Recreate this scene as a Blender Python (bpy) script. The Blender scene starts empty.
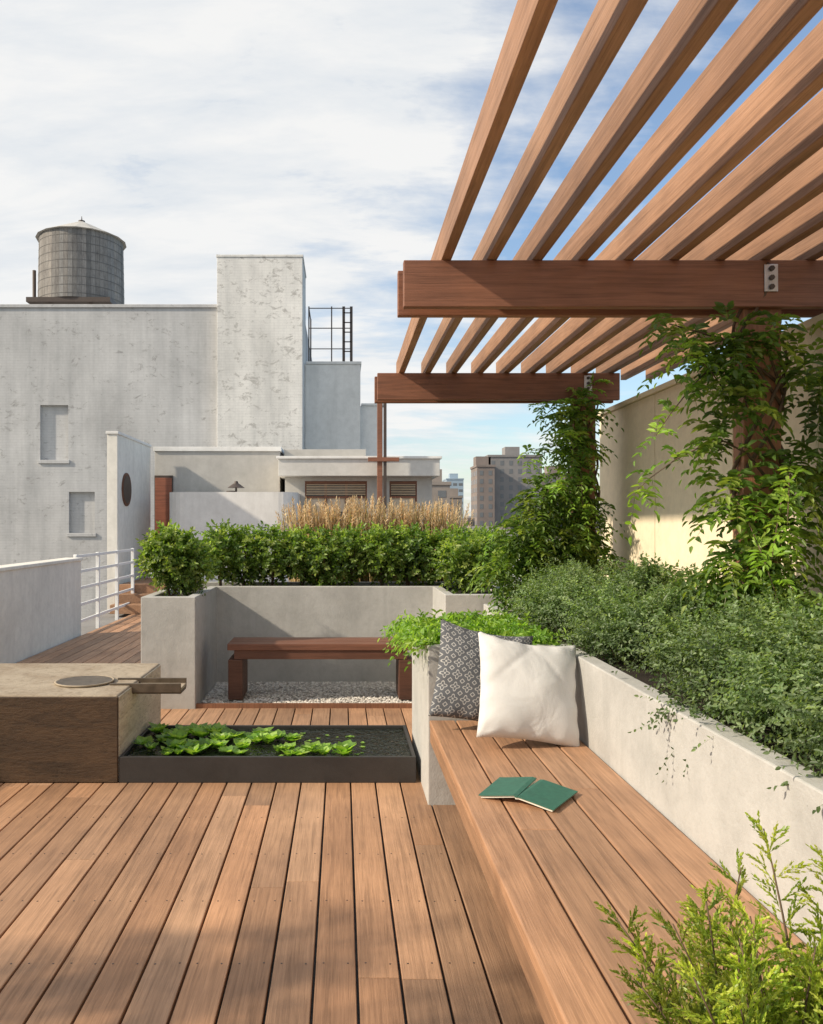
import bpy, bmesh, math, random
import numpy as np
from mathutils import Vector, Matrix
random.seed(7); rng=np.random.default_rng(7)
scene=bpy.context.scene
scene.view_settings.view_transform='Standard'
scene.view_settings.look='None'
scene.view_settings.exposure=0

# ---------------------------------------------------------------- materials
def newmat(name):
    m=bpy.data.materials.new(name); m.use_nodes=True
    nt=m.node_tree; b=nt.nodes['Principled BSDF']
    return m,nt,b
def N(nt,t,**k):
    n=nt.nodes.new(t)
    for a,v in k.items(): setattr(n,a,v)
    return n
def coords(nt,scale=(1,1,1)):
    tc=N(nt,'ShaderNodeTexCoord'); mp=N(nt,'ShaderNodeMapping')
    mp.inputs['Scale'].default_value=scale
    nt.links.new(tc.outputs['Object'],mp.inputs[0]); return mp.outputs[0]
def noise(nt,vec,scale,detail=4,rough=.6,dist=0):
    n=N(nt,'ShaderNodeTexNoise'); n.inputs['Scale'].default_value=scale
    n.inputs['Detail'].default_value=detail; n.inputs['Roughness'].default_value=rough
    n.inputs['Distortion'].default_value=dist
    nt.links.new(vec,n.inputs['Vector']); return n.outputs['Fac']
def ramp(nt,fac,stops):
    r=N(nt,'ShaderNodeValToRGB'); e=r.color_ramp.elements
    while len(e)<len(stops): e.new(.5)
    for i,(p,c) in enumerate(stops):
        e[i].position=p; e[i].color=(*c,1) if len(c)==3 else c
    nt.links.new(fac,r.inputs[0]); return r.outputs[0]
def mix(nt,mode,fac,a,b):
    m=N(nt,'ShaderNodeMix',data_type='RGBA',blend_type=mode)
    for i,v in ((0,fac),(6,a),(7,b)):
        if hasattr(v,'links'): nt.links.new(v,m.inputs[i])
        elif isinstance(v,(int,float)): m.inputs[i].default_value=v
        else: m.inputs[i].default_value=(*v,1)
    return m.outputs[2]
def math_(nt,op,a,b=0.0):
    m=N(nt,'ShaderNodeMath',operation=op)
    for i,v in ((0,a),(1,b)):
        if hasattr(v,'links'): nt.links.new(v,m.inputs[i])
        else: m.inputs[i].default_value=v
    return m.outputs[0]
def bump(nt,b,h,strength=.3,dist=.01):
    n=N(nt,'ShaderNodeBump'); n.inputs['Strength'].default_value=strength
    n.inputs['Distance'].default_value=dist
    nt.links.new(h,n.inputs['Height']); nt.links.new(n.outputs[0],b.inputs['Normal'])
def wood(name,base,axis='Y',rough=.55,contrast=1.0):
    m,nt,b=newmat(name)
    at=N(nt,'ShaderNodeAttribute',attribute_name='Col')
    tc=N(nt,'ShaderNodeTexCoord')
    off=N(nt,'ShaderNodeVectorMath',operation='SCALE'); off.inputs[3].default_value=37.0
    nt.links.new(at.outputs['Color'],off.inputs[0])
    ad=N(nt,'ShaderNodeVectorMath',operation='ADD')
    nt.links.new(tc.outputs['Object'],ad.inputs[0]); nt.links.new(off.outputs[0],ad.inputs[1])
    def mp(s):
        q=N(nt,'ShaderNodeMapping'); q.inputs['Scale'].default_value=s
        nt.links.new(ad.outputs[0],q.inputs[0]); return q.outputs[0]
    a,c=(1.0,22.0)
    s={'X':(a,c,c),'Y':(c,a,c),'Z':(c,c,a)}[axis]
    g=noise(nt,mp(s),2.2,6,.65,.6)
    s2={'X':(3,120,120),'Y':(120,3,120),'Z':(120,120,3)}[axis]
    g2=noise(nt,mp(s2),1.6,3,.6)
    blot=noise(nt,mp((1,1,1)),2.3,4,.6)
    k=contrast
    col=ramp(nt,g,[(.25,tuple(v*(1-.45*k) for v in base)),(.5,base),(.78,tuple(min(1,v*(1+.28*k)) for v in base))])
    col=mix(nt,'MULTIPLY',.5,col,ramp(nt,g2,[(.3,(.62,.6,.58)),(.6,(1,1,1))]))
    col=mix(nt,'MULTIPLY',.8,col,ramp(nt,blot,[(.3,(.68,.67,.68)),(.65,(1.0,1.0,1.0))]))
    # weathering in world space, crossing the boards
    wz=noise(nt,coords(nt),.9,5,.6)
    col=mix(nt,'MULTIPLY',.6,col,ramp(nt,wz,[(.35,(.72,.72,.74)),(.6,(1.0,1.0,1.0))]))
    col=mix(nt,'MULTIPLY',1.0,col,at.outputs['Color'])
    nt.links.new(col,b.inputs['Base Color'])
    rr=ramp(nt,g,[(.2,(rough+.15,)*3),(.8,(rough-.1,)*3)]); nt.links.new(rr,b.inputs['Roughness'])
    bump(nt,b,math_(nt,'ADD',g,g2),.35,.004)
    return m
def plaster(name,base,var=.18,scale=1.2,rough=.85,bs=.25,stain=None,bd=.01):
    m,nt,b=newmat(name); v=coords(nt)
    n1=noise(nt,v,scale,6,.62,.3); n2=noise(nt,v,scale*9,5,.7); n3=noise(nt,v,scale*60,3,.6)
    col=ramp(nt,n1,[(.3,tuple(c*(1-var) for c in base)),(.5,base),(.72,tuple(min(1,c*(1+var*.7)) for c in base))])
    col=mix(nt,'MULTIPLY',.55,col,ramp(nt,n2,[(.3,(.78,.78,.77)),(.6,(1,1,1))]))
    if stain:
        vs=coords(nt,(3.0,3.0,.35)); n4=noise(nt,vs,scale*1.6,5,.65)
        col=mix(nt,'MIX',ramp(nt,n4,[(.52,(0,0,0)),(.72,(.55,.55,.55))]),col,stain)
    nt.links.new(col,b.inputs['Base Color']); b.inputs['Roughness'].default_value=rough
    bump(nt,b,math_(nt,'ADD',n2,math_(nt,'MULTIPLY',n3,.5)),bs,bd)
    return m
def simple(name,base,rough=.5,metal=0,var=.1,scale=8):
    m,nt,b=newmat(name); v=coords(nt); n=noise(nt,v,scale,5)
    col=ramp(nt,n,[(.3,tuple(c*(1-var) for c in base)),(.7,tuple(min(1,c*(1+var)) for c in base))])
    nt.links.new(col,b.inputs['Base Color']); b.inputs['Roughness'].default_value=rough
    b.inputs['Metallic'].default_value=metal; return m
def leafmat(name,trans=.4,rough=.42,tint=(2.2,2.2,.9)):
    m,nt,b=newmat(name)
    at=N(nt,'ShaderNodeAttribute',attribute_name='Col')
    col=at.outputs['Color']
    nt.links.new(col,b.inputs['Base Color']); b.inputs['Roughness'].default_value=rough
    tr=N(nt,'ShaderNodeBsdfTranslucent')
    tcol=mix(nt,'MULTIPLY',1.0,col,tint); nt.links.new(tcol,tr.inputs[0])
    ms=N(nt,'ShaderNodeMixShader'); ms.inputs[0].default_value=trans
    nt.links.new(b.outputs[0],ms.inputs[1]); nt.links.new(tr.outputs[0],ms.inputs[2])
    nt.links.new(ms.outputs[0],nt.nodes['Material Output'].inputs[0])
    return m

DECK=wood('deck_wood',(.56,.32,.18),'Y',.6,.9)
BENCHW=wood('bench_wood',(.49,.275,.155),'Y',.5,.9)
SLATW=wood('slat_cedar',(.41,.23,.135),'Y',.6,.9)
BEAMW=wood('beam_wood',(.30,.125,.068),'X',.55,.9)
POSTW=wood('post_wood',(.42,.19,.10),'Z',.55,.9)
DARKBW=wood('bench_dark_wood',(.20,.085,.05),'X',.5,.9)
CONC=plaster('concrete',(.475,.465,.44),.2,1.6,.85,.3,(.36,.355,.335))
SOIL=plaster('soil',(.05,.035,.025),.4,9,.95,1.0,bd=.03)
LEAF=leafmat('leaf')
STRAW=leafmat('straw',.35,.7,(1.4,1.25,.95))
def whitewash(name,base,peel=.56):
    m,nt,b=newmat(name)
    tc=N(nt,'ShaderNodeTexCoord'); sx=N(nt,'ShaderNodeSeparateXYZ'); nt.links.new(tc.outputs['Object'],sx.inputs[0])
    cb=N(nt,'ShaderNodeCombineXYZ'); nt.links.new(math_(nt,'ADD',sx.outputs[0],sx.outputs[1]),cb.inputs[0]); nt.links.new(sx.outputs[2],cb.inputs[1])
    br=N(nt,'ShaderNodeTexBrick'); br.inputs['Scale'].default_value=1
    br.inputs['Brick Width'].default_value=.22; br.inputs['Row Height'].default_value=.075; br.inputs['Mortar Size'].default_value=.008
    br.inputs['Color1'].default_value=(1,1,1,1); br.inputs['Color2'].default_value=(.93,.93,.93,1); br.inputs['Mortar'].default_value=(.82,.82,.82,1)
    nt.links.new(cb.outputs[0],br.inputs['Vector'])
    v=coords(nt); n1=noise(nt,v,.35,7,.65,.5); n2=noise(nt,coords(nt,(1,1,1.7)),3.2,8,.78,.5); n3=noise(nt,coords(nt,(2.2,2.2,.22)),1.2,6,.7)
    col=ramp(nt,n1,[(.3,tuple(c*.78 for c in base)),(.5,base),(.7,tuple(min(1,c*1.15) for c in base))])
    col=mix(nt,'MULTIPLY',.5,col,br.outputs['Color'])
    col=mix(nt,'MULTIPLY',.8,col,ramp(nt,n3,[(.3,(.72,.73,.74)),(.62,(1,1,1))]))
    col=mix(nt,'MIX',ramp(nt,n2,[(peel,(0,0,0)),(peel+.07,(.75,.75,.75))]),col,(base[0]*.48,base[1]*.47,base[2]*.46))
    nt.links.new(col,b.inputs['Base Color']); b.inputs['Roughness'].default_value=.9
    bump(nt,b,math_(nt,'ADD',br.outputs['Color'],n2),.35,.01)
    return m
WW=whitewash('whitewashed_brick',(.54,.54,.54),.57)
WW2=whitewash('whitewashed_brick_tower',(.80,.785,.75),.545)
WWP=plaster('white_render',(.80,.79,.76),.10,.6,.9,.15,(.6,.59,.56))
CREAM=plaster('cream_render',(.80,.75,.66),.12,1.2,.9,.2,(.62,.57,.50))
GREYW=plaster('grey_stucco',(.48,.46,.425),.15,.8,.9,.2,(.39,.37,.345))

# ---------------------------------------------------------------- mesh builder
class MB:
    def __init__(s): s.v=[];s.f=[];s.c=[];s.m=[];s.mats=[];s.sm=[]
    def mi(s,mat):
        if mat not in s.mats: s.mats.append(mat)
        return s.mats.index(mat)
    def add(s,vs,fs,mat,col=(1,1,1),smooth=False):
        o=len(s.v); s.v+= [tuple(v) for v in vs]; s.c+=[(*col,1)]*len(vs)
        i=s.mi(mat)
        for f in fs: s.f.append([o+k for k in f]); s.m.append(i); s.sm.append(smooth)
    def box(s,x0,x1,y0,y1,z0,z1,mat,col=(1,1,1),M=None):
        vs=[(x0,y0,z0),(x1,y0,z0),(x1,y1,z0),(x0,y1,z0),(x0,y0,z1),(x1,y0,z1),(x1,y1,z1),(x0,y1,z1)]
        if M is not None: vs=[M@Vector(v) for v in vs]
        s.add(vs,[(0,3,2,1),(4,5,6,7),(0,1,5,4),(1,2,6,5),(2,3,7,6),(3,0,4,7)],mat,col)
    def cyl(s,c,r0,r1,h,mat,n=24,col=(1,1,1),axis='Z',smooth=True,caps=True):
        vs=[]
        for k,(r,z) in enumerate(((r0,0),(r1,h))):
            for i in range(n):
                a=2*math.pi*i/n; p=(r*math.cos(a),r*math.sin(a),z)
                if axis=='Y': p=(p[0],p[2],p[1])
                if axis=='X': p=(p[2],p[0],p[1])
                vs.append((c[0]+p[0],c[1]+p[1],c[2]+p[2]))
        s.add(vs,[(i,(i+1)%n,n+(i+1)%n,n+i) for i in range(n)],mat,col,smooth)
        if caps:
            s.add(vs[:n],[tuple(range(n))[::-1]],mat,col); s.add(vs[n:],[tuple(range(n))],mat,col)
    def tube(s,pts,r0,r1,mat,n=6,col=(1,1,1)):
        vs=[];m=len(pts)
        for i,p in enumerate(pts):
            p=Vector(p); t=(Vector(pts[min(i+1,m-1)])-Vector(pts[max(i-1,0)])).normalized()
            u=t.orthogonal().normalized() if abs(t.z)>.99 else t.cross(Vector((0,0,1))).normalized()
            w=t.cross(u); r=r0+(r1-r0)*i/(m-1)
            for k in range(n):
                a=2*math.pi*k/n; vs.append(p+u*r*math.cos(a)+w*r*math.sin(a))
        fs=[(i*n+k,i*n+(k+1)%n,(i+1)*n+(k+1)%n,(i+1)*n+k) for i in range(m-1) for k in range(n)]
        fs+= [tuple(range(n))[::-1],tuple(range((m-1)*n,m*n))]
        s.add(vs,fs,mat,col,True)
    def lathe(s,c,prof,mat,n=48):
        vs=[]
        for r,z in prof:
            for k in range(n): a=2*math.pi*k/n; vs.append((c[0]+r*math.cos(a),c[1]+r*math.sin(a),c[2]+z))
        s.add(vs,[(i*n+k,i*n+(k+1)%n,(i+1)*n+(k+1)%n,(i+1)*n+k) for i in range(len(prof)-1) for k in range(n)],mat,smooth=True)
    def build(s,name,parent=None,bevel=0,seg=2):
        me=bpy.data.meshes.new(name); me.from_pydata(s.v,[],s.f)
        for m in s.mats: me.materials.append(m)
        me.polygons.foreach_set('material_index',s.m); me.polygons.foreach_set('use_smooth',s.sm)
        ca=me.color_attributes.new('Col','FLOAT_COLOR','POINT')
        ca.data.foreach_set('color',np.array(s.c,dtype=np.float32).ravel())
        me.update(); ob=bpy.data.objects.new(name,me); scene.collection.objects.link(ob)
        if bevel:
            bv=ob.modifiers.new('bevel','BEVEL'); bv.width=bevel; bv.segments=seg; bv.limit_method='ANGLE'
        if parent: ob.parent=parent
        return ob
def empty(name):
    e=bpy.data.objects.new(name,None); scene.collection.objects.link(e); return e
def wtone(lo=.78,hi=1.12,warm=.05):
    t=random.uniform(lo,hi); w=random.uniform(-warm,warm); return (t*(1+w),t,t*(1-w))
def wall_holes(mb,x0,x1,z0,z1,y0,y1,holes,mat):
    xs=sorted({x0,x1}|{h[0] for h in holes}|{h[1] for h in holes}); zs=sorted({z0,z1}|{h[2] for h in holes}|{h[3] for h in holes})
    for a,b in zip(xs,xs[1:]):
        for c,d in zip(zs,zs[1:]):
            if any(h[0]-1e-6<=a and b<=h[1]+1e-6 and h[2]-1e-6<=c and d<=h[3]+1e-6 for h in holes): continue
            mb.box(a,b,y0,y1,c,d,mat)
def planter(name,poly,h,z0=0,th=.08,soil=.05,mat=CONC):
    bm=bmesh.new(); vs=[bm.verts.new((x,y,z0)) for x,y in poly]; f=bm.faces.new(vs)
    r=bmesh.ops.extrude_face_region(bm,geom=[f]); tv=[e for e in r['geom'] if isinstance(e,bmesh.types.BMVert)]
    for v in tv: v.co.z=h
    bmesh.ops.recalc_face_normals(bm,faces=bm.faces)
    top=[q for q in bm.faces if all(abs(v.co.z-h)<1e-5 for v in q.verts)]
    bmesh.ops.inset_region(bm,faces=top,thickness=th,use_even_offset=True)
    r=bmesh.ops.extrude_face_region(bm,geom=top)
    nf=[e for e in r['geom'] if isinstance(e,bmesh.types.BMFace)]
    for v in {v for q in nf for v in q.verts}: v.co.z=h-soil
    bmesh.ops.delete(bm,geom=top,context='FACES_ONLY')
    for q in nf: q.material_index=1
    bmesh.ops.recalc_face_normals(bm,faces=bm.faces)
    me=bpy.data.meshes.new(name); bm.to_mesh(me); bm.free()
    me.materials.append(mat); me.materials.append(SOIL)
    ob=bpy.data.objects.new(name,me); scene.collection.objects.link(ob)
    bv=ob.modifiers.new('b','BEVEL'); bv.width=.006; bv.segments=2; bv.limit_method='ANGLE'
    return ob

# ---------------------------------------------------------------- foliage tools
def nrm(a): return a/np.maximum(np.linalg.norm(a,axis=-1,keepdims=True),1e-9)
class Leaves:
    def __init__(s): s.parts=[]
    def add(s,O,D,Nn,L,W,C,fold=.25,curl=.15): s.parts.append((O,nrm(D),Nn,L,W,C,fold,curl))
    def build(s,name,mat=None,parent=None):
        V=[];C=[];
        for O,D,Nn,L,W,Cc,fold,curl in s.parts:
            S=nrm(np.cross(D,Nn)); Nn=np.cross(S,D)
            L=L[:,None];W=W[:,None]
            b=O; l1=O+D*.3*L-S*.48*W+Nn*fold*W; r1=O+D*.3*L+S*.48*W+Nn*fold*W
            l2=O+D*.7*L-S*.36*W+Nn*(fold*W*.8-curl*L*.3); r2=O+D*.7*L+S*.36*W+Nn*(fold*W*.8-curl*L*.3)
            t=O+D*L-Nn*curl*L
            V.append(np.stack([b,l1,l2,t,r2,r1],1).reshape(-1,3)); C.append(np.repeat(Cc,6,axis=0))
        V=np.concatenate(V);C=np.concatenate(C); n=len(V)//6
        base=np.arange(n)[:,None]*6
        F=np.concatenate([base+np.array([[0,1,2,3]]),base+np.array([[0,3,4,5]])],1).reshape(-1)
        me=bpy.data.meshes.new(name)
        me.vertices.add(len(V)); me.vertices.foreach_set('co',V.astype(np.float32).ravel())
        me.loops.add(len(F)); me.loops.foreach_set('vertex_index',F.astype(np.int32))
        me.polygons.add(n*2); me.polygons.foreach_set('loop_start',(np.arange(n*2)*4).astype(np.int32))
        me.update(calc_edges=True); me.validate()
        ca=me.color_attributes.new('Col','FLOAT_COLOR','POINT')
        ca.data.foreach_set('color',np.concatenate([C,np.ones((len(C),1))],1).astype(np.float32).ravel())
        me.materials.append(mat or LEAF)
        ob=bpy.data.objects.new(name,me); scene.collection.objects.link(ob)
        if parent: ob.parent=parent
        return ob
def colvar(n,pal,jit=.25):
    pal=np.array(pal); i=rng.integers(0,len(pal),n); c=pal[i]*(1+rng.uniform(-jit,jit,(n,1)))
    return np.clip(c,0.005,1)
def sprigs(LV,base,dirs,length,nleaf,ll,lw,pal,droop=.2,ang=50,pinnate=False,stem=(.12,.09,.04),stemw=.004,fold=.25,curl=.15,clumptone=None,jit=.25):
    n=len(base); dirs=nrm(dirs); length=np.asarray(length)*np.ones(n)
    z=np.array([0,0,1.0]); side=nrm(np.cross(dirs,z)+rng.normal(0,.05,(n,3))); up=nrm(np.cross(side,dirs))
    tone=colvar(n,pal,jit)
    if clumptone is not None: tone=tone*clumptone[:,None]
    for k in range(nleaf):
        t=(k+.7)/nleaf; sgn=1 if k%2 else -1
        if pinnate: t=(k//2*2+1.4)/nleaf
        p=base+dirs*(length*t)[:,None]-z*(droop*length*t*t)[:,None]
        tan=nrm(dirs-z*(2*droop*t))
        if pinnate: sd=side*sgn; nn=up+rng.normal(0,.2,(n,3))
        else:
            az=k*2.4+rng.uniform(-.6,.6,n); sd=side*np.cos(az)[:,None]+up*np.sin(az)[:,None]; nn=nrm(tan*.8-sd*.3+z*.5+rng.normal(0,.3,(n,3)))
        a=math.radians(ang)+rng.normal(0,.2,n)
        if k==nleaf-1: a=a*.1
        d=tan*np.cos(a)[:,None]+sd*np.sin(a)[:,None]+rng.normal(0,.08,(n,3))
        s=rng.uniform(.7,1.15,n)*(1-.35*abs(t-.45))
        LV.add(p,d,nrm(nn),ll*s,lw*s,np.clip(tone*(1+rng.uniform(-.15,.15,(n,1))),.003,1),fold,curl)
    if stemw:
        nn=up; mid=base+dirs*(length*.5)[:,None]-z*(droop*length*.25)[:,None]; end=base+dirs*length[:,None]-z*(droop*length)[:,None]
        w=np.full(n,stemw); sc=np.tile(np.array(stem),(n,1))
        LV.add(base,mid-base,nn,np.linalg.norm(mid-base,axis=1)*1.1,w,sc,0,0); LV.add(mid,end-mid,nn,np.linalg.norm(end-mid,axis=1),w*.7,sc,0,0)
def clump(n,c,r,shell=.5):
    u=nrm(rng.normal(0,1,(n,3))); rad=(shell+(1-shell)*rng.random(n))[:,None]
    r=np.array(r)*np.ones(3); return np.array(c)+u*rad*r, u
G_HEDGE=[(.12,.20,.035),(.16,.25,.045),(.21,.30,.06),(.085,.15,.03),(.28,.35,.09)]
G_VINE=[(.10,.18,.035),(.15,.24,.045),(.08,.14,.03),(.22,.29,.06)]
G_CAT=[(.15,.22,.10),(.11,.17,.07),(.20,.27,.13),(.08,.13,.05)]
G_CATB=[(.12,.20,.06),(.17,.25,.08),(.08,.14,.05)]
G_BRI=[(.20,.34,.05),(.15,.28,.045),(.27,.40,.07)]
G_JUN=[(.30,.38,.05),(.38,.45,.07),(.20,.29,.045),(.46,.50,.10)]
BARK=simple('bark',(.12,.08,.05),.9,0,.4,25)

# ================================================================= TERRACE
deck=MB()
x=-3.5; p=.142; i=0
while x<1.15:
    y=-1.5+random.uniform(-1.5,0)
    while y<14.0:
        L=random.choice([2.4,3.0,3.6,4.2]); y1=min(y+L,14.0)
        segs=[(y,y1)]
        if x+p>-1.15 and x<.84:
            segs=[(a,b) for a,b in ((y,min(y1,6.5)),(max(y,8.3),y1)) if b-a>.05]
        for a,b in segs:
            c=wtone(.72,1.12,.05)
            deck.box(x+.0045,x+p-.0045,a+.0015,b-.0015,-.03,0,DECK,c)
        y=y1
    x+=p
deck.build('wooden_deck',bevel=.003)
SCR=simple('screw_steel',(.10,.08,.07),.5,.6)
sc=MB()
for j in range(8):
    yy=.9+j*.45
    x=-3.5
    while x<.4:
        for dx in (.03,p-.03): sc.cyl((x+dx,yy+random.uniform(-.004,.004),-.001),.0035,.0035,.0018,SCR,8)
        x+=p
sc.build('deck_screws')
roof=MB()
roof.box(-4.3,6,-3,17.5,-.6,-.06,plaster('roof_membrane',(.25,.24,.23),.2,1,.9)); roof.box(-4.28,5.98,-2.98,17.48,-25,-.6,GREYW)
roof.build('terrace_roof')

# pebble bed
gb=MB(); GRV=plaster('gravel_fine',(.50,.47,.42),.3,40,.9,1.0,bd=.01)
gb.box(-1.18,.86,6.5,7.54,-.04,.004,GRV)
STN=[simple('pebble_%d'%k,c,.8,0,.2,30) for k,c in enumerate([(.60,.56,.50),(.68,.65,.60),(.44,.40,.36)])]
for k in range(5200):
    r=random.uniform(.008,.017); cx=random.uniform(-1.16,.84); cy=random.uniform(6.52,7.5); a=random.uniform(0,3)
    vs=[]
    for q in range(6):
        th=a+q*math.pi/3; rr=r*random.uniform(.75,1.15); vs.append((cx+rr*math.cos(th),cy+rr*.8*math.sin(th),.004+r*.3))
    vs+=[(cx,cy,.004+r*random.uniform(.7,1.1)),]
    gb.add(vs,[(q,(q+1)%6,6) for q in range(6)]+[tuple(range(6))[::-1]],random.choice(STN))
gb.build('gravel')
eb=MB(); eb.box(-1.178,.858,6.46,6.497,-.03,.035,POSTW,(.7,.7,.7)); eb.build('timber_edging')

# concrete planters
planter('concrete_planter',[(-1.62,6.44),(-1.18,6.44),(-1.18,7.54),(.86,7.54),(.86,6.66),(1.5,6.66),(1.5,8.2),(-1.62,8.2)],.90,-.05)
planter('concrete_planter',[(.455,4.23),(1.15,4.23),(1.15,1.60),(2.08,1.60),(2.08,6.5),(1.15,6.5),(1.15,5.2),(.455,5.2)],.84,-.05)
planter('concrete_planter',[(.40,.85),(1.15,.85),(1.15,1.50),(.40,1.50)],.46,-.05)

# pond
pond=empty('lily_pond')
STEEL=plaster('dark_steel',(.035,.032,.03),.3,3,.5,.15)
pm=MB(); x0,x1,y0,y1,h=-1.28,.425,4.59,5.32,.15
t=.02
pm.box(x0,x1,y0,y0+t,0,h,STEEL); pm.box(x0,x1,y1-t,y1,0,h,STEEL)
pm.box(x0,x0+t,y0+t,y1-t,0,h,STEEL); pm.box(x1-t,x1,y0+t,y1-t,0,h,STEEL); pm.box(x0+t,x1-t,y0+t,y1-t,.001,.02,STEEL)
pm.build('steel_trough',pond,.003)
m,nt,b=newmat('pond_water'); b.inputs['Base Color'].default_value=(.012,.015,.01,1); b.inputs['Roughness'].default_value=.03
b.inputs['IOR'].default_value=1.33; bump(nt,b,noise(nt,coords(nt,(1,.6,1)),30,3,.5,.6),1.0,.02)
w=MB(); w.add([(x0+t,y0+t,.132),(x1-t,y0+t,.132),(x1-t,y1-t,.132),(x0+t,y1-t,.132)],[(0,1,2,3)],m); w.build('water',pond)
LV=Leaves()
def rosette(c,R,n,lift,pal,wr=.75):
    for ring in range(2):
        k=n if ring==0 else n//2
        a=np.linspace(0,2*math.pi,k,endpoint=False)+rng.uniform(0,6)+rng.normal(0,.15,k)
        up=lift*(1+ring*1.4)
        D=np.stack([np.cos(a),np.sin(a),np.full(k,up)+rng.uniform(-.1,.15,k)],1); D=nrm(D)
        Nn=np.stack([-np.cos(a)*up,-np.sin(a)*up,np.ones(k)],1)
        L=R*(1-.35*ring)*rng.uniform(.8,1.15,k)
        LV.add(np.tile(np.array(c),(k,1)),D,nrm(Nn),L,L*wr,colvar(k,pal,.2),.12,-.05)
PL=[(.26,.42,.07),(.19,.34,.055),(.34,.48,.12),(.13,.24,.05)]
for k in range(86):
    cx=-1.22+.92*random.random(); cy=random.uniform(4.66,5.24)
    if random.random()<.16: cx=random.uniform(-.4,.04); cy=random.uniform(4.64,4.80)
    if cx>-.50 and cy>4.88+.3*random.random(): continue
    rosette((cx,cy,.134),random.uniform(.045,.10),random.randint(7,9),random.uniform(.25,.9),PL,random.uniform(.7,.95))
for k in range(30):
    cx=random.uniform(-.40,.15); cy=random.uniform(4.65,5.2); rosette((cx,cy,.134),random.uniform(.010,.024),5,.1,PL,.9)
LV.build('water_plants',parent=pond)

# stone fountain block
fb=empty('fountain_block')
def traver(name,c1,c2):
    m,nt,b=newmat(name); 
    n1=noise(nt,coords(nt,(1,1,6)),2.5,7,.65,.8); n2=noise(nt,coords(nt,(4,4,14)),5,5,.7)
    col=ramp(nt,n1,[(.3,c2),(.55,c1),(.75,tuple(min(1,q*1.15) for q in c1))]); col=mix(nt,'MULTIPLY',.6,col,ramp(nt,n2,[(.32,(.45,.4,.35)),(.5,(1,1,1))]))
    nt.links.new(col,b.inputs['Base Color']); b.inputs['Roughness'].default_value=.75; bump(nt,b,n2,.5,.01); return m
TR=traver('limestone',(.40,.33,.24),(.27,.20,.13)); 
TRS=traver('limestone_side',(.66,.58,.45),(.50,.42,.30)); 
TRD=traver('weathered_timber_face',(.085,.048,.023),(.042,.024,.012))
q=MB(); q.box(-2.45,-1.29,4.60,5.68,0,.50,TR); q.build('stone_block',fb,.012,3)
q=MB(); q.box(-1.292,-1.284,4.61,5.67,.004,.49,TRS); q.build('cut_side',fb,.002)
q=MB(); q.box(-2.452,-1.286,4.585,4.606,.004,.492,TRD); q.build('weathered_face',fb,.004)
BR=simple('aged_bronze',(.14,.11,.08),.4,.6,.3,12)
q=MB(); q.box(-1.42,-.985,4.90,5.06,.462,.482,TR,(1,1,1)); q.box(-1.42,-.985,4.885,4.899,.455,.512,BR); q.box(-1.42,-.985,5.061,5.075,.455,.512,BR)
q.box(-1.42,-.985,4.90,5.06,.445,.460,BR); q.build('spill_spout',fb,.003)
q=MB(); q.lathe((-1.60,4.98,.501),[(.0,.003),(.12,.003),(.165,.010)],BR); q.lathe((-1.60,4.98,.501),[(.166,.0),(.176,.004),(.180,.012),(.172,.014),(.166,.010)],TR)
q.build('bronze_dish',fb)

# back bench
bb=empty('garden_bench'); q=MB()
for k in range(3): q.box(-.955,.60,6.66+k*.135,6.66+k*.135+.127,.435,.49,DARKBW,wtone(.95,1.2))
q.build('seat',bb,.004)
q=MB(); q.box(-.90,.545,6.672,6.70,.36,.433,DARKBW,(.75,.75,.75)); q.box(-.90,.545,7.01,7.038,.36,.433,DARKBW); q.build('apron',bb,.003)
for nme,a in (('leg_1',-.95),('leg_2',.475)):
    q=MB(); q.box(a,a+.12,6.67,7.04,.022,.356,DARKBW,(.6,.6,.6)); 
    q.build(nme,bb,.005)

# L bench
lb=empty('slatted_bench'); q=MB()
xs=.462; bw=(1.146-xs)/5
for k in range(5):
    cut=random.uniform(2.2,3.6) if k in(1,3) else None
    for a,b in ([(1.56,cut),(cut+.002,4.222)] if cut else [(1.56,4.222)]):
        q.box(xs+k*bw+(.004 if k else 0),xs+(k+1)*bw-.004,a,b,.41,.45,BENCHW,wtone(.82,1.1,.04))
q.build('seat',lb,.005)
q=MB(); q.box(.464,.49,1.57,4.22,.335,.407,BENCHW,(.8,.8,.8)); q.build('fascia',lb,.003)
q=MB()
for yy in (1.7,2.5,3.3,4.1): q.box(.52,1.14,yy-.03,yy+.03,.33,.405,BEAMW); q.box(.80,.88,yy-.03,yy+.03,0,.329,BEAMW)
q.build('supports',lb,.003)

# ================================================================= PERGOLA
pg=empty('pergola')
q=MB(); k=0; x=.435
while x<2.5:
    q.box(x,x+.045,.9+random.uniform(-.02,.02),6.42,2.642,2.782,SLATW,wtone(.84,1.12,.04)); x+=.2
q.build('slats',pg,.003)
q=MB()
for y0 in (3.50,6.10):
    for dy in (0,.145):
        q.box(.27 if dy==0 else .255,(2.5 if y0<5 else 2.12),y0+dy,y0+dy+.045,2.435,2.64,BEAMW,wtone(.85,1.1))
q.build('beams',pg,.004)
for nme,y0 in (('post_1',3.547),('post_2',6.147)):
    q=MB(); q.box(1.78,1.95,y0,y0+.096,.0,2.638,POSTW); q.build(nme,pg,.005)
GALV=simple('galvanised_steel',(.62,.62,.62),.35,.85,.1,30)
q=MB()
for y0 in (3.497,6.097):
    q.box(1.845,1.905,y0-.004,y0,2.50,2.62,GALV)
    for zz in (2.52,2.56,2.60): q.cyl((1.875,y0-.014,zz),.012,.012,.01,SCR,6,axis='Y',smooth=False)
q.build('brackets',pg,.002)

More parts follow.
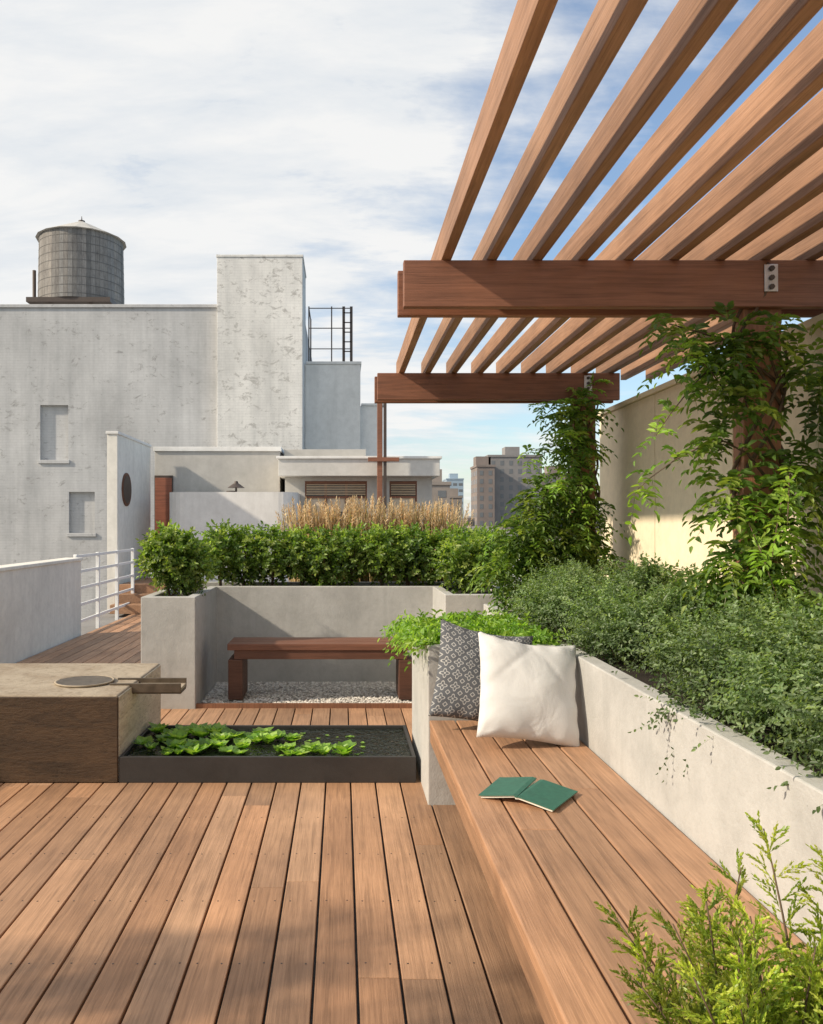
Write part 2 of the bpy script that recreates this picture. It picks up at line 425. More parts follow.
# fence
fc=empty('privacy_fence'); FM=plaster('cream_panel',(.90,.77,.56),.05,1.4,.8,.15,(.82,.69,.48))
q=MB(); ys=[-1,.0,1.1,2.2,3.3,4.4,5.5,6.68]
for a,b in zip(ys,ys[1:]): q.box(2.15,2.19,a+.006,b-.006,.02,2.38,FM)
q.build('panels',fc,.003)
q=MB(); q.box(2.13,2.21,-1,6.7,2.383,2.42,FM); 
for a in ys: q.box(2.192,2.25,a-.03,a+.03,0,2.38,POSTW)
q.build('cap_and_posts',fc,.003)

# ================================================================= CUSHIONS
def cushion(name,loc,rot,size,th,mat,seed):
    n=40; r=random.Random(seed); vs=[];uv=[]
    ph=[r.uniform(0,6) for _ in range(8)]
    for sgn in (1,-1):
        for j in range(n+1):
            for i in range(n+1):
                u=-1+2*i/n; v=-1+2*j/n
                X=u*(1-.07*(1-v*v)); Z=v*(1-.07*(1-u*u))
                e=((1-u**2)*(1-v**2)); T=th*(max(e,0)**.45)
                T*=1+.09*math.sin(4*u+ph[0])*math.sin(3*v+ph[1])+.06*math.sin(7*u*v+ph[2])
                edge=min(1-abs(u),1-abs(v)); T+= .008*math.sin(14*(u if abs(v)>abs(u) else v)+ph[3])*math.exp(-edge*7)*(1 if edge>0 else 0)
                T-=.007*math.exp(-((u*.8+v*.6-.55)/.06)**2)*e+.006*math.exp(-((u*-.7+v*.7-.6)/.05)**2)*e
                Z2=Z-.07*(1-u*u)*(1 if v>0 else .2)*max(v,0)
                vs.append((X*size/2,-sgn*T,Z2*size/2)); uv.append(((u+1)/2,(v+1)/2))
    m1=(n+1)**2; fs=[]
    for j in range(n):
        for i in range(n):
            a=j*(n+1)+i; fs.append((a,a+1,a+n+2,a+n+1)); fs.append((m1+a,m1+a+n+1,m1+a+n+2,m1+a+1))
    me=bpy.data.meshes.new(name); me.from_pydata(vs,[],fs)
    ul=me.uv_layers.new(name='UVMap')
    for l in me.loops: ul.data[l.index].uv=uv[l.vertex_index]
    for pl in me.polygons: pl.use_smooth=True
    bm=bmesh.new(); bm.from_mesh(me); bmesh.ops.remove_doubles(bm,verts=bm.verts,dist=.0004); bm.to_mesh(me); bm.free()
    me.materials.append(mat)
    ob=bpy.data.objects.new(name,me); scene.collection.objects.link(ob); ob.location=loc; ob.rotation_euler=[math.radians(a) for a in rot]
    return ob
def fabric(name,pattern=False,base=(.68,.67,.65)):
    m,nt,b=newmat(name); b.inputs['Roughness'].default_value=.95
    tc=N(nt,'ShaderNodeTexCoord'); uvv=tc.outputs['UV']
    wv=[]
    for s in ((260,20,1),(20,260,1)):
        mp=N(nt,'ShaderNodeMapping'); mp.inputs['Scale'].default_value=s; nt.links.new(uvv,mp.inputs[0]); wv.append(noise(nt,mp.outputs[0],1,2))
    weave=math_(nt,'ADD',wv[0],wv[1]); folds=noise(nt,coords(nt,(1,1,1)),7,2,.45,.8)
    if pattern:
        sx=N(nt,'ShaderNodeSeparateXYZ'); nt.links.new(uvv,sx.inputs[0])
        def cell(o): return math_(nt,'SUBTRACT',math_(nt,'FRACT',math_(nt,'MULTIPLY',o,8.0)),.5)
        a=cell(sx.outputs[0]); c=cell(sx.outputs[1])
        rr=math_(nt,'SQRT',math_(nt,'ADD',math_(nt,'MULTIPLY',a,a),math_(nt,'MULTIPLY',c,c)))
        th=math_(nt,'ARCTAN2',c,a); pet=math_(nt,'MULTIPLY',math_(nt,'COSINE',math_(nt,'MULTIPLY',th,4.0)),.09)
        f=math_(nt,'ABSOLUTE',math_(nt,'SUBTRACT',rr,math_(nt,'ADD',pet,.27))); l1=math_(nt,'LESS_THAN',f,.045)
        l2=math_(nt,'LESS_THAN',rr,.08)
        dd=math_(nt,'ABSOLUTE',math_(nt,'SUBTRACT',math_(nt,'ADD',math_(nt,'ABSOLUTE',a),math_(nt,'ABSOLUTE',c)),.82)); l3=math_(nt,'LESS_THAN',dd,.045)
        f=math_(nt,'MAXIMUM',math_(nt,'MAXIMUM',l1,l2),l3)
        col=mix(nt,'MIX',f,(.10,.105,.115),(.38,.375,.36))
    else: col=ramp(nt,folds,[(.3,tuple(q*.94 for q in base)),(.7,base)])
    col=mix(nt,'MULTIPLY',.5,col,ramp(nt,weave,[(.3,(.8,.8,.8)),(1,(1,1,1))]))
    nt.links.new(col,b.inputs['Base Color'])
    bump(nt,b,math_(nt,'ADD',math_(nt,'MULTIPLY',weave,.08),folds),.45,.025)
    return m
cushion('patterned_cushion',(.715,4.08,.715),(-17,11,4),.50,.085,fabric('patterned_fabric',True),3)
cushion('white_cushion',(.885,3.80,.70),(-24,9,8),.51,.10,fabric('linen'),5)

# open book
bk=empty('open_book'); CV=simple('green_cover',(.03,.13,.09),.6,0,.15,40); PG=simple('paper',(.72,.68,.58),.8)
def bookhalf(s,name,mat,zoff,th,w,hl,c0):
    Mb=Matrix.Translation((.705,3.04,.451))@Matrix.Rotation(math.radians(57+s*3),4,'Z')
    q=MB(); vs=[];n=10
    for i in range(n+1):
        u=i/n; y=s*(.001+u*w); z=c0*(1-u)**1.6*(1 if u>.06 else .8)+.004*math.sin(u*3)+zoff
        for xx in (-hl,hl):
            for dz in (0,th): vs.append(Mb@Vector((xx,y,z+dz)))
    fs=[]
    for i in range(n):
        a=i*4;b=a+4; fs+=[(a+1,a+3,b+3,b+1),(a,b,b+2,a+2),(a,a+1,b+1,b),(a+2,b+2,b+3,a+3)]
    fs+=[(0,2,3,1),(n*4,n*4+1,n*4+3,n*4+2)]
    q.add(vs,fs,mat,(1,1,1),False); q.build(name,bk)
for s,nme,k in ((1,'left',.026),(-1,'right',.022)):
    bookhalf(s,'cover_'+nme,CV,.010,.0035,.15,.122,k); bookhalf(s,'pages_'+nme,PG,.002,.0075,.142,.116,k)

# ================================================================= PLANTING
hd=empty('hedge'); LV=Leaves(); tk=MB()
for k in range(11):
    cx=-1.20+k*.262+random.uniform(-.03,.03); cz=1.19+random.uniform(-.03,.03); cy=7.86+random.uniform(-.05,.05)
    R=(.19+random.uniform(-.02,.03),.22,.23+random.uniform(-.03,.03))
    b,u=clump(270,(cx,cy,cz),R,.35)
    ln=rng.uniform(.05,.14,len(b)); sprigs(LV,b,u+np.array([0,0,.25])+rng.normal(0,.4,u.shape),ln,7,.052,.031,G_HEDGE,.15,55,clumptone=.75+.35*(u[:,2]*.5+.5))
    for j in range(4):
        a=random.uniform(0,6); tk.tube([(cx,cy,.84),(cx+.03*math.cos(a),cy+.03*math.sin(a),1.0),(cx+.12*math.cos(a),cy+.12*math.sin(a),1.3)],.012,.004,BARK,5)
LV.build('hedge_leaves',parent=hd); tk.build('hedge_stems',hd)
def shrub(name,cl,nsp,ll,lw,pal,base,up=.3,ln=(.05,.13),nleaf=7,droop=.15,shell=.35,ang=55,**kw):
    e=empty(name); LV=Leaves(); tk=MB()
    for (c,R) in cl:
        n=int(nsp*(R if not hasattr(R,'__len__') else sum(R)/3)**2/.04)
        b,u=clump(n,c,R,shell)
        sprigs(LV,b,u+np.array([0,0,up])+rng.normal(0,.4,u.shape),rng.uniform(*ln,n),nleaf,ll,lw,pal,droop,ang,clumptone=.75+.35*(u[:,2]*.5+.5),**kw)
        tk.tube([base,tuple((np.array(base)*.5+np.array(c)*.5)+rng.normal(0,.02,3)),c],.012,.004,BARK,5)
    LV.build('leaves',parent=e); tk.build('stems',e)
shrub('boxwood_shrub',[((-1.45,6.86,1.19),(.21,.22,.24)),((-1.51,6.8,1.26),(.14,.16,.17)),((-1.33,6.9,1.13),(.17,.2,.20))],300,.05,.029,G_HEDGE,(-1.47,6.86,.85))
shrub('boxwood_shrub',[((1.14,7.15,1.14),(.26,.24,.24)),((1.32,7.3,1.2),(.16,.16,.2))],280,.05,.029,G_HEDGE,(1.14,7.15,.85))

def vine(name,cl,posts,seed,dens=150):
    e=empty(name); LV=Leaves(); tk=MB()
    for (c,R) in cl:
        n=int(dens*(R/.18)**2); b,u=clump(n,c,(R*.9,R*.7,R*1.15),.1)
        tone=np.full(n,random.uniform(.75,1.25))
        sprigs(LV,b,u*np.array([1,1,.6])+rng.normal(0,.5,u.shape)+np.array([0,-.15,.05]),rng.uniform(.11,.20,n),11,.056,.024,G_VINE,.55,58,pinnate=True,clumptone=tone,stem=(.18,.22,.05),stemw=.003)
    r=random.Random(seed)
    (px,py)=posts
    for s in range(4):
        ph=r.uniform(0,6); pts=[]
        for k in range(30):
            z=.8+k*.063; a=ph+k*.35; pts.append((px+.11*math.cos(a)+r.uniform(-.01,.01),py+.10*math.sin(a),z))
        tk.tube(pts,.013,.006,BARK,6)
    for (c,R) in cl[::2]:
        pts=[(px+.08,py-.06,c[2]-.25),((px+c[0])/2,(py+c[1])/2-.05,c[2]-.05),(c[0],c[1],c[2])]
        tk.tube(pts,.008,.003,BARK,5)
    for s in range(9):
        c,R=r.choice(cl); d=Vector((r.uniform(-.8,.3),r.uniform(-.5,.2),r.uniform(-.6,.8))).normalized()
        pts=[Vector(c)+d*t*.36+Vector((0,0,-.25*t*t*.5)) for t in (0,.3,.6,.9,1.1)]
        tk.tube(pts,.004,.0015,BARK,4)
        bb=np.array([tuple(p) for p in pts[1:]]); sprigs(LV,np.repeat(bb,3,0),rng.normal(0,1,(len(bb)*3,3)),.12,9,.05,.02,G_BRI,.5,58,pinnate=True,stem=(.12,.14,.03),stemw=.003)
    LV.build('vine_leaves',parent=e); tk.build('vine_stems',e)
vine('climbing_vine',[((1.68,3.42,2.24),.10),((1.63,3.42,2.06),.09),((1.80,3.42,2.30),.06),((2.02,3.42,2.05),.08),((1.63,3.42,1.84),.08),((1.92,3.42,1.76),.08),
  ((1.69,3.42,1.58),.11),((1.88,3.45,1.42),.13),((1.68,3.42,1.30),.12),((1.84,3.42,1.12),.18),((2.08,3.5,1.68),.10),((2.08,3.5,2.2),.10),((1.40,3.42,2.34),.045),((1.50,3.42,2.30),.055),((1.72,3.4,1.98),.06)],(1.875,3.6),1,105)
vine('climbing_vine',[((1.80,6.05,2.34),.12),((1.62,6.0,2.26),.09),((1.78,6.0,2.05),.13),((1.68,6.0,1.80),.16),((1.80,6.05,1.52),.18),((1.46,5.95,1.62),.16),
  ((1.34,5.9,1.39),.18),((1.66,5.95,1.27),.24),((1.88,6.05,1.22),.15),((1.22,5.9,1.14),.17),((1.45,5.9,1.05),.2)],(1.875,6.2),2,110)

def mound(name,cl,pal,dens=430,ll=.021,lw=.012,up=.55):
    e=empty(name); LV=Leaves(); tk=MB()
    for (c,R) in cl:
        n=int(dens*(R/.2)**2); b,u=clump(n,c,(R,R,R*.8),.3); 
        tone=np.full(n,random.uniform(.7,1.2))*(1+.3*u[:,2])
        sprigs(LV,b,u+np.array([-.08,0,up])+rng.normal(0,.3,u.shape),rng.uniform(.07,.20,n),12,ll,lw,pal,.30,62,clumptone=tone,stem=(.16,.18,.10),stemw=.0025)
        tk.tube([(c[0]+.05,c[1],.78),(c[0],c[1],c[2])],.01,.004,BARK,5)
    LV.build('leaves',parent=e); tk.build('stems',e)
mound('catmint',[((1.36,4.75,.98),.18),((1.52,5.0,1.04),.2),((1.42,4.25,.97),.19),((1.62,4.35,1.05),.2),((1.33,3.98,.90),.13),((1.50,3.85,.98),.2),((1.25,4.95,.95),.14),((1.5,5.5,.98),.22)],G_CAT,430,.022,.012,.75)
mound('leafy_shrub',[((1.75,3.9,1.03),.19),((1.85,4.8,1.02),.2),((1.72,4.45,1.10),.14),((1.85,2.9,1.04),.19),((1.85,2.4,1.06),.19),((1.78,3.3,1.04),.15)],G_CATB,300,.034,.018,.8)
mound('catmint',[((1.44,3.30,.93),.16),((1.58,3.15,.99),.18),((1.40,2.85,.92),.17),((1.56,2.7,1.0),.2),((1.38,2.45,.91),.17),((1.55,2.3,1.0),.2),((1.25,2.80,.82),.08),((1.38,2.05,.93),.18),((1.5,1.85,.94),.18)],G_CAT,430,.022,.012,.75)

LV=Leaves(); 
pts=np.stack([rng.uniform(.47,1.12,480),rng.uniform(4.27,5.15,480),np.full(480,.80)],1)
d=rng.normal(0,.6,(480,3)); d[:,2]=np.abs(d[:,2])+.5
sprigs(LV,pts,d,rng.uniform(.10,.28,480),10,.048,.022,G_BRI,.45,55,stem=(.1,.14,.03),stemw=.003)
pts=np.stack([rng.uniform(.46,.52,110),rng.uniform(4.25,5.15,110),np.full(110,.84)],1); d=rng.normal(0,.3,(110,3))+np.array([-1.0,-.1,.55])
sprigs(LV,pts,d,rng.uniform(.12,.26,110),10,.04,.02,G_BRI,.6,55,stem=(.1,.14,.03),stemw=.003)
LV.build('ground_cover_plant')

# false cypress
e=empty('golden_cypress'); LV=Leaves(); tk=MB()
for s in range(74):
    bx=.80+random.uniform(-.20,.28); by=1.26+random.uniform(-.16,.14); 
    H=random.uniform(.24,.45); lean=Vector((random.uniform(-.26,.25),random.uniform(-.25,.25),1)).normalized()
    if s<6:
        bx=.70; H=random.uniform(.34,.44); lean=Vector((random.uniform(-.55,-.28),random.uniform(-.1,.25),1)).normalized()
    if s>70: bx=.77; by=1.3; H=.54-.03*(s-71); lean=Vector((.03*(s-71),.1,1)).normalized()
    base=Vector((bx,by,.42)); axis=Vector((random.uniform(-1,1),random.uniform(-.4,.4),0)).normalized()
    P=[base+lean*H*t+axis*.05*t*t for t in np.linspace(0,1,9)]
    tk.tube(P,.004,.0012,BARK,5)
    bs=[];ds=[];ln=[]
    m=24
    for j in range(m):
        t=.15+.85*j/m; pos=base+lean*H*t+axis*.05*t*t; sg=1 if j%2 else -1
        tw=(lean*.85+axis*sg*.6+Vector(rng.normal(0,.3,3))).normalized(); L=.085*(1.08-t)**.7+.018
        for w in range(5):
            tt=w/5; bs.append(pos+tw*L*tt); dd=(tw+ (lean if w%2 else axis*sg)*.7+Vector(rng.normal(0,.25,3))).normalized(); ds.append(dd); ln.append(.036*(1-.4*tt))
        bs.append(pos); ds.append(tw); ln.append(L*1.05)
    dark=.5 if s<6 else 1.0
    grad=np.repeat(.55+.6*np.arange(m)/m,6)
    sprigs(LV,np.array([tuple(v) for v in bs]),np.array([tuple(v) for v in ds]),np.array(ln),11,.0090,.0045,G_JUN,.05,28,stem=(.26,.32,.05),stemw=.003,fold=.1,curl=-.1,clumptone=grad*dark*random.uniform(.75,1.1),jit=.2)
LV.build('foliage',parent=e); tk.build('stems',e)

# ornamental grass
LV=Leaves()
n=1500; b=np.stack([rng.uniform(-.50,1.2,n),rng.uniform(8.5,8.9,n),np.full(n,.37)],1); d=rng.normal(0,.11,(n,3)); d[:,2]=1
clumpx=np.sin(b[:,0]*9)*.04+np.sin(b[:,0]*23+1)*.05
L=rng.uniform(1.02,1.40,n)+clumpx; LV.add(b,d,np.tile([[0,-1.,0]],(n,1))+rng.normal(0,.5,(n,3)),L,np.full(n,.009),colvar(n,[(.60,.49,.27),(.68,.55,.34),(.45,.42,.2)]),0,.05)
k=800; ii=rng.integers(0,n,k); tips=b[ii]+nrm(d[ii])*(L[ii]*.84)[:,None]
sprigs(LV,tips,d[ii],.24,14,.045,.011,[(.76,.60,.38),(.82,.68,.47),(.64,.48,.29)],.12,20,stem=(.6,.5,.3),stemw=.004)
LV.build('ornamental_grass',STRAW)
planter('grass_planter',[(-.6,8.35),(1.3,8.35),(1.3,9.05),(-.6,9.05)],.42,-.05)

# potted tree left of the frame: its shadow dapples the deck
tr=empty('potted_tree'); q=MB(); tx,ty=-2.75,1.55
q.lathe((tx,ty,0),[(.0,.0),(.24,.0),(.32,.5),(.34,.5),(.34,.55),(.29,.55),(.28,.47),(0,.47)],CONC,32); q.build('pot',tr)
tk=MB(); tk.tube([(tx,ty,.45),(tx+.03,ty,.9),(tx-.02,ty+.03,1.4),(tx,ty,1.9)],.035,.015,BARK,8); LV=Leaves()
for k in range(16):
    a=k*2.4; r=random.uniform(.25,.6); z=random.uniform(1.0,2.0); c=(tx+r*math.cos(a),ty+r*math.sin(a),z)
    tk.tube([(tx,ty,.9+.03*k),((tx+c[0])/2,(ty+c[1])/2,(1.0+z)/2+.1),c],.014,.004,BARK,5)
    b,u=clump(34,c,(.2,.2,.17),.2); sprigs(LV,b,u+np.array([0,0,.2]),rng.uniform(.1,.18,34),8,.07,.035,G_VINE,.2,55)
LV.build('leaves',parent=tr); tk.build('trunk',tr)

# ================================================================= LEFT SIDE
q=MB(); q.box(-3.72,-3.52,-1,10.8,-.05,1.0,CREAM); q.box(-3.74,-3.50,-1,10.82,1.0,1.04,CREAM); q.build('parapet_wall',bevel=.008)
WP=simple('white_paint',(.8,.8,.78),.4,0,.05); q=MB()
for z in (.15,.38,.61,.84,1.05): q.box(-3.63,-3.60,10.83,13.85,z-.02,z+.02,WP)
for yy in (10.86,11.85,12.85,13.82): q.box(-3.64,-3.59,yy-.025,yy+.025,-.05,1.08,WP)
q.build('white_railing',bevel=.003)
ph=empty('porthole_wall'); q=MB(); q.box(-4.08,-3.9,13.9,16.3,-.05,3.06,plaster('pale_stucco',(.80,.77,.70),.12,.8,.9,.2,(.62,.59,.53))); q.box(-4.10,-3.88,13.88,16.3,3.06,3.11,WWP); q.build('wall',ph,.006)
RUST=simple('rust_metal',(.16,.07,.04),.7,.3,.3,10); q=MB(); q.cyl((-3.899,14.45,2.12),.30,.30,.02,RUST,32,axis='X'); q.build('porthole_rim',ph,.004)
q=MB(); q.cyl((-3.878,14.45,2.12),.25,.25,.004,simple('dark_glass',(.05,.035,.025),.5),32,axis='X'); q.build('porthole_glass',ph)
q=MB()
for k in range(3): q.box(-3.86,-2.9,13.3+k*.28,13.3+k*.28+.27,0,.15*(k+1),DECK,wtone(.6,.8))
q.box(-3.86,-2.6,14.14,15.6,.0,.45,DECK,(.7,.7,.7)); q.build('wooden_steps',bevel=.006)

# ================================================================= NEIGHBOUR HOUSES
GL=simple('window_glass',(.05,.055,.06),.08,0,.2); DW=simple('dark_frame',(.07,.05,.04),.5)
gh=empty('stucco_penthouse')
q=MB(); q.box(-3.86,-1.28,16.5,19,-.05,3.0,GREYW); q.box(-3.88,-1.25,16.46,19.02,3.0,3.09,WWP); q.build('walls',gh,.006)
q=MB(); q.box(-3.84,-3.5,16.44,16.497,.45,2.45,BEAMW,(1.2,1,1)); q.box(-3.86,-3.48,16.46,16.499,.43,2.50,DW); q.build('door',gh,.004)
q=MB(); pts=[]
x0,x1,yf,yb,R=-3.3,-.84,15.0,16.4,.35
for a in range(0,91,15): pts.append((x0+R-R*math.cos(math.radians(a)),yf+R-R*math.sin(math.radians(a))))
for a in range(0,91,15): pts.append((x1-R+R*math.sin(math.radians(a)),yf+R-R*math.cos(math.radians(a))))
pts+=[(x1,yb),(x0,yb)]
n=len(pts); q.add([(x,y,-.05) for x,y in pts]+[(x,y,2.1) for x,y in pts],[(i,(i+1)%n,n+(i+1)%n,n+i) for i in range(n)]+[tuple(range(n,2*n))],WWP)
q.build('rounded_white_wall')
q=MB(); c=(-2.05,15.5,2.1); q.cyl(c,.02,.02,.12,DW,8); q.cyl((c[0],c[1],2.2),.17,.06,.08,DW,16); q.cyl((c[0],c[1],2.28),.05,.03,.05,DW,12); q.cyl((c[0]-.1,c[1],2.1),.09,.09,.04,DW,12); q.build('roof_vent')

hs=empty('glazed_penthouse'); q=MB()
wall_holes(q,-1.14,1.80,-.05,2.44,16.0,16.12,[(-.74,.50,1.0,2.36),(.95,1.5,1.0,2.36)],GREYW)
q.box(-1.14,-1.02,16.12,19,-.05,2.44,GREYW); q.box(1.68,1.80,16.12,19,-.05,2.44,GREYW); q.build('walls',hs)
q=MB(); q.box(-1.25,1.92,15.7,19.2,2.445,2.78,plaster('fascia_grey',(.64,.62,.58),.1,.8)); q.box(-1.29,1.96,15.66,19.24,2.78,2.83,WWP); q.box(-1.2,.5,16.6,19,2.83,3.05,GREYW); q.build('roof_slab',hs,.006)
LOUV=simple('louvre',(.55,.42,.28),.6); BLIND=simple('blind',(.65,.55,.42),.8)
q=MB()
for a,b,n in ((-.74,.50,3),(.95,1.5,1)):
    q.box(a,b,16.07,16.08,1.0,2.36,GL)
    w=(b-a)/n
    for k in range(n+1): q.box(a+k*w-.025,a+k*w+.025,16.02,16.066,1.0,2.36,BEAMW)
    for k in range(n): q.box(a+k*w+.03,a+(k+1)*w-.03,16.067,16.069,1.55+.2*(k%2),2.02,BLIND)
    q.box(a+.026,b-.026,16.03,16.06,2.30,2.355,BEAMW); q.box(a+.026,b-.026,16.03,16.06,2.02,2.06,BEAMW)
    for k in range(7): q.box(a+.03,b-.03,15.99,16.015,2.08+k*.033,2.095+k*.033,LOUV)
q.build('windows',hs)
q=MB(); q.box(.68,.78,15.4,15.5,-.05,3.85,BEAMW); q.box(.80,.86,15.4,15.46,-.05,3.85,DW); q.box(.5,1.1,15.36,15.398,2.70,2.78,BEAMW); q.build('timber_mast',bevel=.004)

wb=empty('whitewashed_brick_building'); q=MB()
holes=[(-8.3,-7.53,3.27,4.78),(-7.53+.02,-6.8,1.26,2.39),(-11.2,-10.4,3.3,4.8)]
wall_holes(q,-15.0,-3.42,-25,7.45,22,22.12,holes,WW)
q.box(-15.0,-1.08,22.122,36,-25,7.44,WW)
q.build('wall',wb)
q=MB()
for h in holes: q.box(h[0]-.05,h[1]+.05,21.95,22.05,h[2]-.1,h[2]-.002,WW)
q.box(-15.05,-3.40,21.95,22.3,7.452,7.54,WW); q.build('sills_and_coping',wb,.01)
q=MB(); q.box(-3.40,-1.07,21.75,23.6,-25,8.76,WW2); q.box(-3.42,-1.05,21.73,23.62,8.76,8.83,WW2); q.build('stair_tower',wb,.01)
nb=empty('white_rendered_building'); q=MB()
q.box(-1.06,.53,23,30,-25,6.1,WWP); q.box(.532,1.19,23.3,30,-25,4.95,WWP); q.build('walls',nb,.01)
q=MB(); q.box(-1.03,.56,22.97,30,6.102,6.18,WWP); q.box(.562,1.22,23.27,30,4.952,5.02,WWP); q.build('coping',nb,.008)
rc=MB()
for xx,r in ((-.96,.018),(-.3,.018),(.05,.04),(.27,.04)): rc.box(xx-r,xx+r,23.2,23.2+2*r,6.18,7.82,DW)
for zz in (6.6,7.2,7.78): rc.box(-.95,.26,23.245,23.265,zz-.012,zz+.012,DW)
for k in range(5): rc.box(.05,.27,23.2,23.22,6.5+k*.28,6.53+k*.28,DW)
for xx in (-.96,.27): rc.box(xx-.02,xx+.02,24.6,24.64,6.18,7.82,DW); rc.box(xx-.015,xx+.015,23.27,24.6,7.76,7.79,DW)
rc.build('rooftop_cage')

wt=empty('water_tower'); q=MB(); cx,cy=-11.06,34.0; R=1.76
TW=wood('tank_staves',(.30,.285,.265),'Z',.9,1.0); n=60; HP=simple('hoop_steel',(.15,.145,.14),.7,.4,.2)
for k in range(n):
    a0=2*math.pi*k/n;a1=2*math.pi*(k+.97)/n; t=wtone(.65,1.2,.03)
    vs=[]
    for a in (a0,a1):
        for z,rr in ((10.7,R),(13.5,R*.97)): vs.append((cx+rr*math.cos(a),cy+rr*math.sin(a),z))
    q.add(vs,[(0,2,3,1)],TW,t)
q.cyl((cx,cy,10.7),R-.03,R*.97-.03,2.8,DW,40); q.build('barrel',wt)
q=MB()
for k in range(8):
    z=10.85+k*.34; rr=R-.054*(z-10.7)/2.8+.012
    q.cyl((cx,cy,z),rr,rr,.02,HP,48,caps=False)
q.build('hoops',wt)
q=MB(); TR_=simple('tank_roof',(.50,.48,.44),.8,.1,.2,2)
q.cyl((cx,cy,13.5),R*1.05,.12,.85,TR_,18,smooth=False); q.cyl((cx,cy,14.3),.14,.14,.1,DW,10); q.cyl((cx,cy,14.4),.03,.01,.2,DW,6); q.build('conical_roof',wt)
q=MB()
for a in range(4):
    aa=a*math.pi/2+.6; q.tube([(cx+1.4*math.cos(aa),cy+1.4*math.sin(aa),7.4),(cx+1.3*math.cos(aa),cy+1.3*math.sin(aa),10.6)],.09,.09,DW,6)
q.box(cx-1.7,cx+1.7,cy-1.7,cy+1.7,10.5,10.69,DW)
q.tube([(cx-1.9,cy-.3,7.4),(cx-1.9,cy-.3,12.2)],.08,.08,DW,6)
q.build('legs',wt)

q=MB(); q.box(1.9,5.9,11.0,11.2,-.05,.95,WWP); q.box(1.88,5.92,10.98,11.22,.95,1.0,WWP); q.build('roof_parapet',bevel=.006)

# ================================================================= CITY
gm=plaster('city_ground',(.12,.12,.11),.3,.02,.95,0); g=MB(); g.add([(-4000,-1000,-25),(4000,-1000,-25),(4000,6000,-25),(-4000,6000,-25)],[(0,1,2,3)],gm); g.build('ground')
GLC=simple('hazy_city_glass',(.16,.17,.18),.3,0,.2)
def tower(name,x0,x1,y0,dep,top,mat,fl=3.1,bay=3.0,ww=.5,setback=None):
    e=empty(name); q=MB(); q.box(x0,x1,y0,y0+dep,-25,top,mat); q.box(x0-.3,x1+.3,y0-.3,y0+dep+.3,top,top+.8,mat,)
    mx=(x0+x1)/2; q.box(mx-3,mx+2.5,y0+4,y0+10,top+.8,top+4.2,mat); q.build('walls',e)
    w=MB(); nb=max(1,int((x1-x0)/bay)); bw=(x1-x0)/nb
    z=top-fl
    while z>-24:
        for k in range(nb): w.box(x0+bw*(k+.5-ww/2),x0+bw*(k+.5+ww/2),y0-.06,y0+.3,z,z+1.7,GLC)
        nd=int(dep/bay); bd=dep/nd
        for k in range(nd): w.box(x0-.06,x0+.3,y0+bd*(k+.25),y0+bd*(k+.75),z,z+1.7,GLC)
        z-=fl
    w.build('windows',e)
BRK=[simple('city_brick_%d'%k,c,.9,0,.12,.2) for k,c in enumerate([(.24,.20,.18),(.30,.26,.23),(.25,.24,.235),(.36,.34,.32)])]
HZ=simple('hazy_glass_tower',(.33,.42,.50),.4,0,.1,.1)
tower('apartment_tower',55,75,300,22,27,BRK[2],ww=.4); tower('apartment_tower',50,56.5,296,14,23,BRK[0],ww=.4); tower('apartment_tower',44,51,340,16,13,BRK[1],ww=.4)
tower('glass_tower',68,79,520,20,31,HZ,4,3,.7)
tower('brick_building',19,27,200,14,11.5,BRK[1]); tower('brick_building',10,18,230,14,9,BRK[0])
tower('brick_building',80,98,330,18,22,BRK[0])
random.seed(21)
cb=MB()
for k in range(420):
    y=random.uniform(60,900); x=random.uniform(-.6,.9)*y; w=random.uniform(8,22); 
    if y<120 and abs(x)<20: continue
    top=random.uniform(-14,-1)+ (y/900)*random.uniform(0,22)
    cb.box(x,x+w,y,y+random.uniform(8,20),-25,top,random.choice(BRK))
    if random.random()<.5: cb.box(x+2,x+5,y+1,y+4,top,top+2.5,random.choice(BRK))
cb.build('distant_city_blocks')
LV=Leaves(); n=5000
b=np.stack([rng.uniform(4,46,n),rng.uniform(60,130,n),np.zeros(n)],1); b[:,2]=-7+8.5*np.sin(b[:,0]*.5)*.25+rng.uniform(-5,5,n)
LV.add(b,rng.normal(0,1,(n,3)),nrm(rng.normal(0,1,(n,3))),np.full(n,1.3),np.full(n,.9),colvar(n,G_VINE),.1,.1); LV.build('distant_trees')

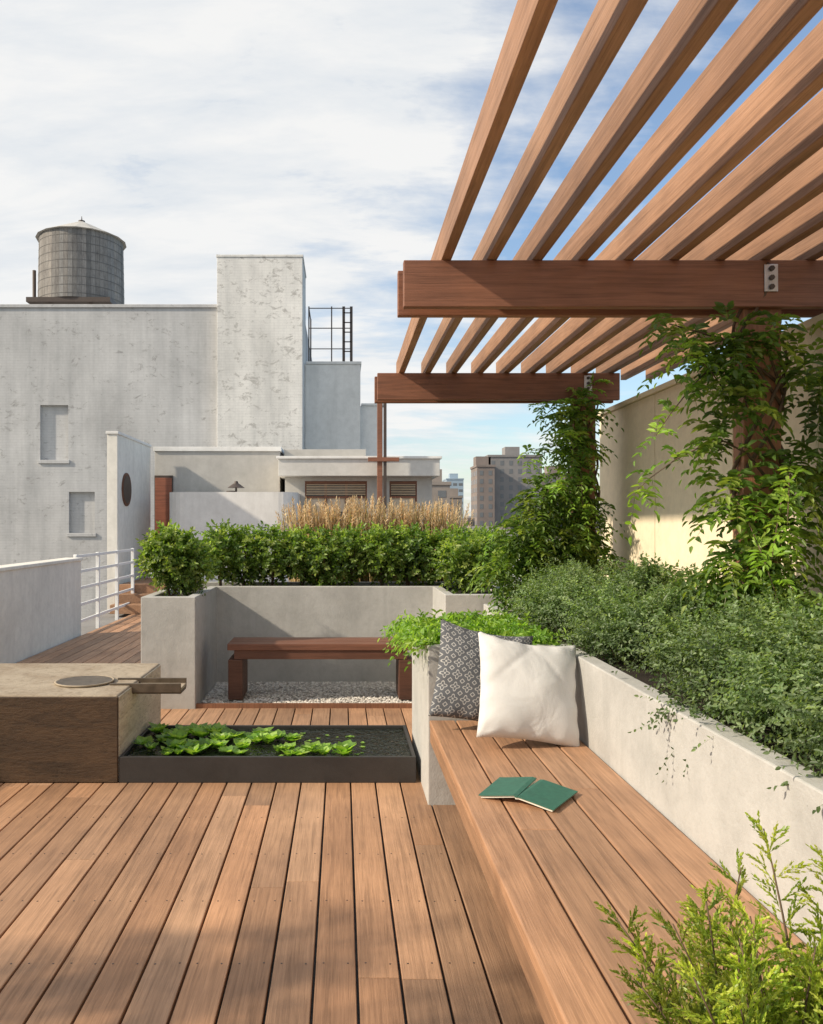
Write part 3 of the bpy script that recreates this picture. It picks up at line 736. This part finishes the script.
# ================================================================= LIGHT
el=math.radians(32); hx,hy=-.955,-.297
s=Vector((math.cos(el)*hx,math.cos(el)*hy,math.sin(el)))
sl=bpy.data.lights.new('sun','SUN'); sl.energy=5.0; sl.angle=math.radians(1.8); sl.color=(1,.87,.69)
so=bpy.data.objects.new('sun',sl); scene.collection.objects.link(so); so.rotation_euler=s.to_track_quat('Z','Y').to_euler(); so.location=s*30
W=bpy.data.worlds.new('World'); scene.world=W; W.use_nodes=True; nt=W.node_tree; bg=nt.nodes['Background']
sky=N(nt,'ShaderNodeTexSky',sky_type='NISHITA'); sky.sun_disc=False; sky.sun_elevation=el; sky.sun_rotation=math.atan2(hx,hy); sky.air_density=1.2; sky.dust_density=1.0
tc=N(nt,'ShaderNodeTexCoord'); sx=N(nt,'ShaderNodeSeparateXYZ'); nt.links.new(tc.outputs['Generated'],sx.inputs[0])
zz=math_(nt,'ADD',math_(nt,'MAXIMUM',sx.outputs[2],0.0),.22)
cbn=N(nt,'ShaderNodeCombineXYZ'); nt.links.new(math_(nt,'DIVIDE',sx.outputs[0],zz),cbn.inputs[0]); nt.links.new(math_(nt,'DIVIDE',sx.outputs[1],zz),cbn.inputs[1])
c1=noise(nt,cbn.outputs[0],1.1,9,.58,.35); 
mp=N(nt,'ShaderNodeMapping'); mp.inputs['Scale'].default_value=(1.0,2.6,1); mp.inputs['Rotation'].default_value=(0,0,.5); nt.links.new(cbn.outputs[0],mp.inputs[0])
c2=noise(nt,mp.outputs[0],2.6,8,.6,.2)
cf=math_(nt,'ADD',math_(nt,'MULTIPLY',c1,.7),math_(nt,'MULTIPLY',c2,.3))
cf=math_(nt,'SUBTRACT',cf,math_(nt,'MULTIPLY',sx.outputs[0],.30))
fac=ramp(nt,cf,[(.36,(.05,.05,.05)),(.51,(.96,.96,.96))])
shade=ramp(nt,c2,[(.3,(7.5,7.95,8.4)),(.6,(9.4,9.35,9.2))])
clear=mix(nt,'MULTIPLY',1.0,sky.outputs[0],(1.6,1.72,1.85))
col=mix(nt,'MIX',fac,clear,shade)
nt.links.new(col,bg.inputs[0]); bg.inputs[1].default_value=.10

cam=bpy.data.cameras.new('camera'); co=bpy.data.objects.new('camera',cam); scene.collection.objects.link(co)
co.location=(0,0,1.48); co.rotation_euler=(math.pi/2,0,0); cam.lens=28.125; cam.sensor_width=36; cam.shift_x=.0679; cam.shift_y=.0127; cam.clip_end=8000; cam.clip_start=.05
scene.camera=co
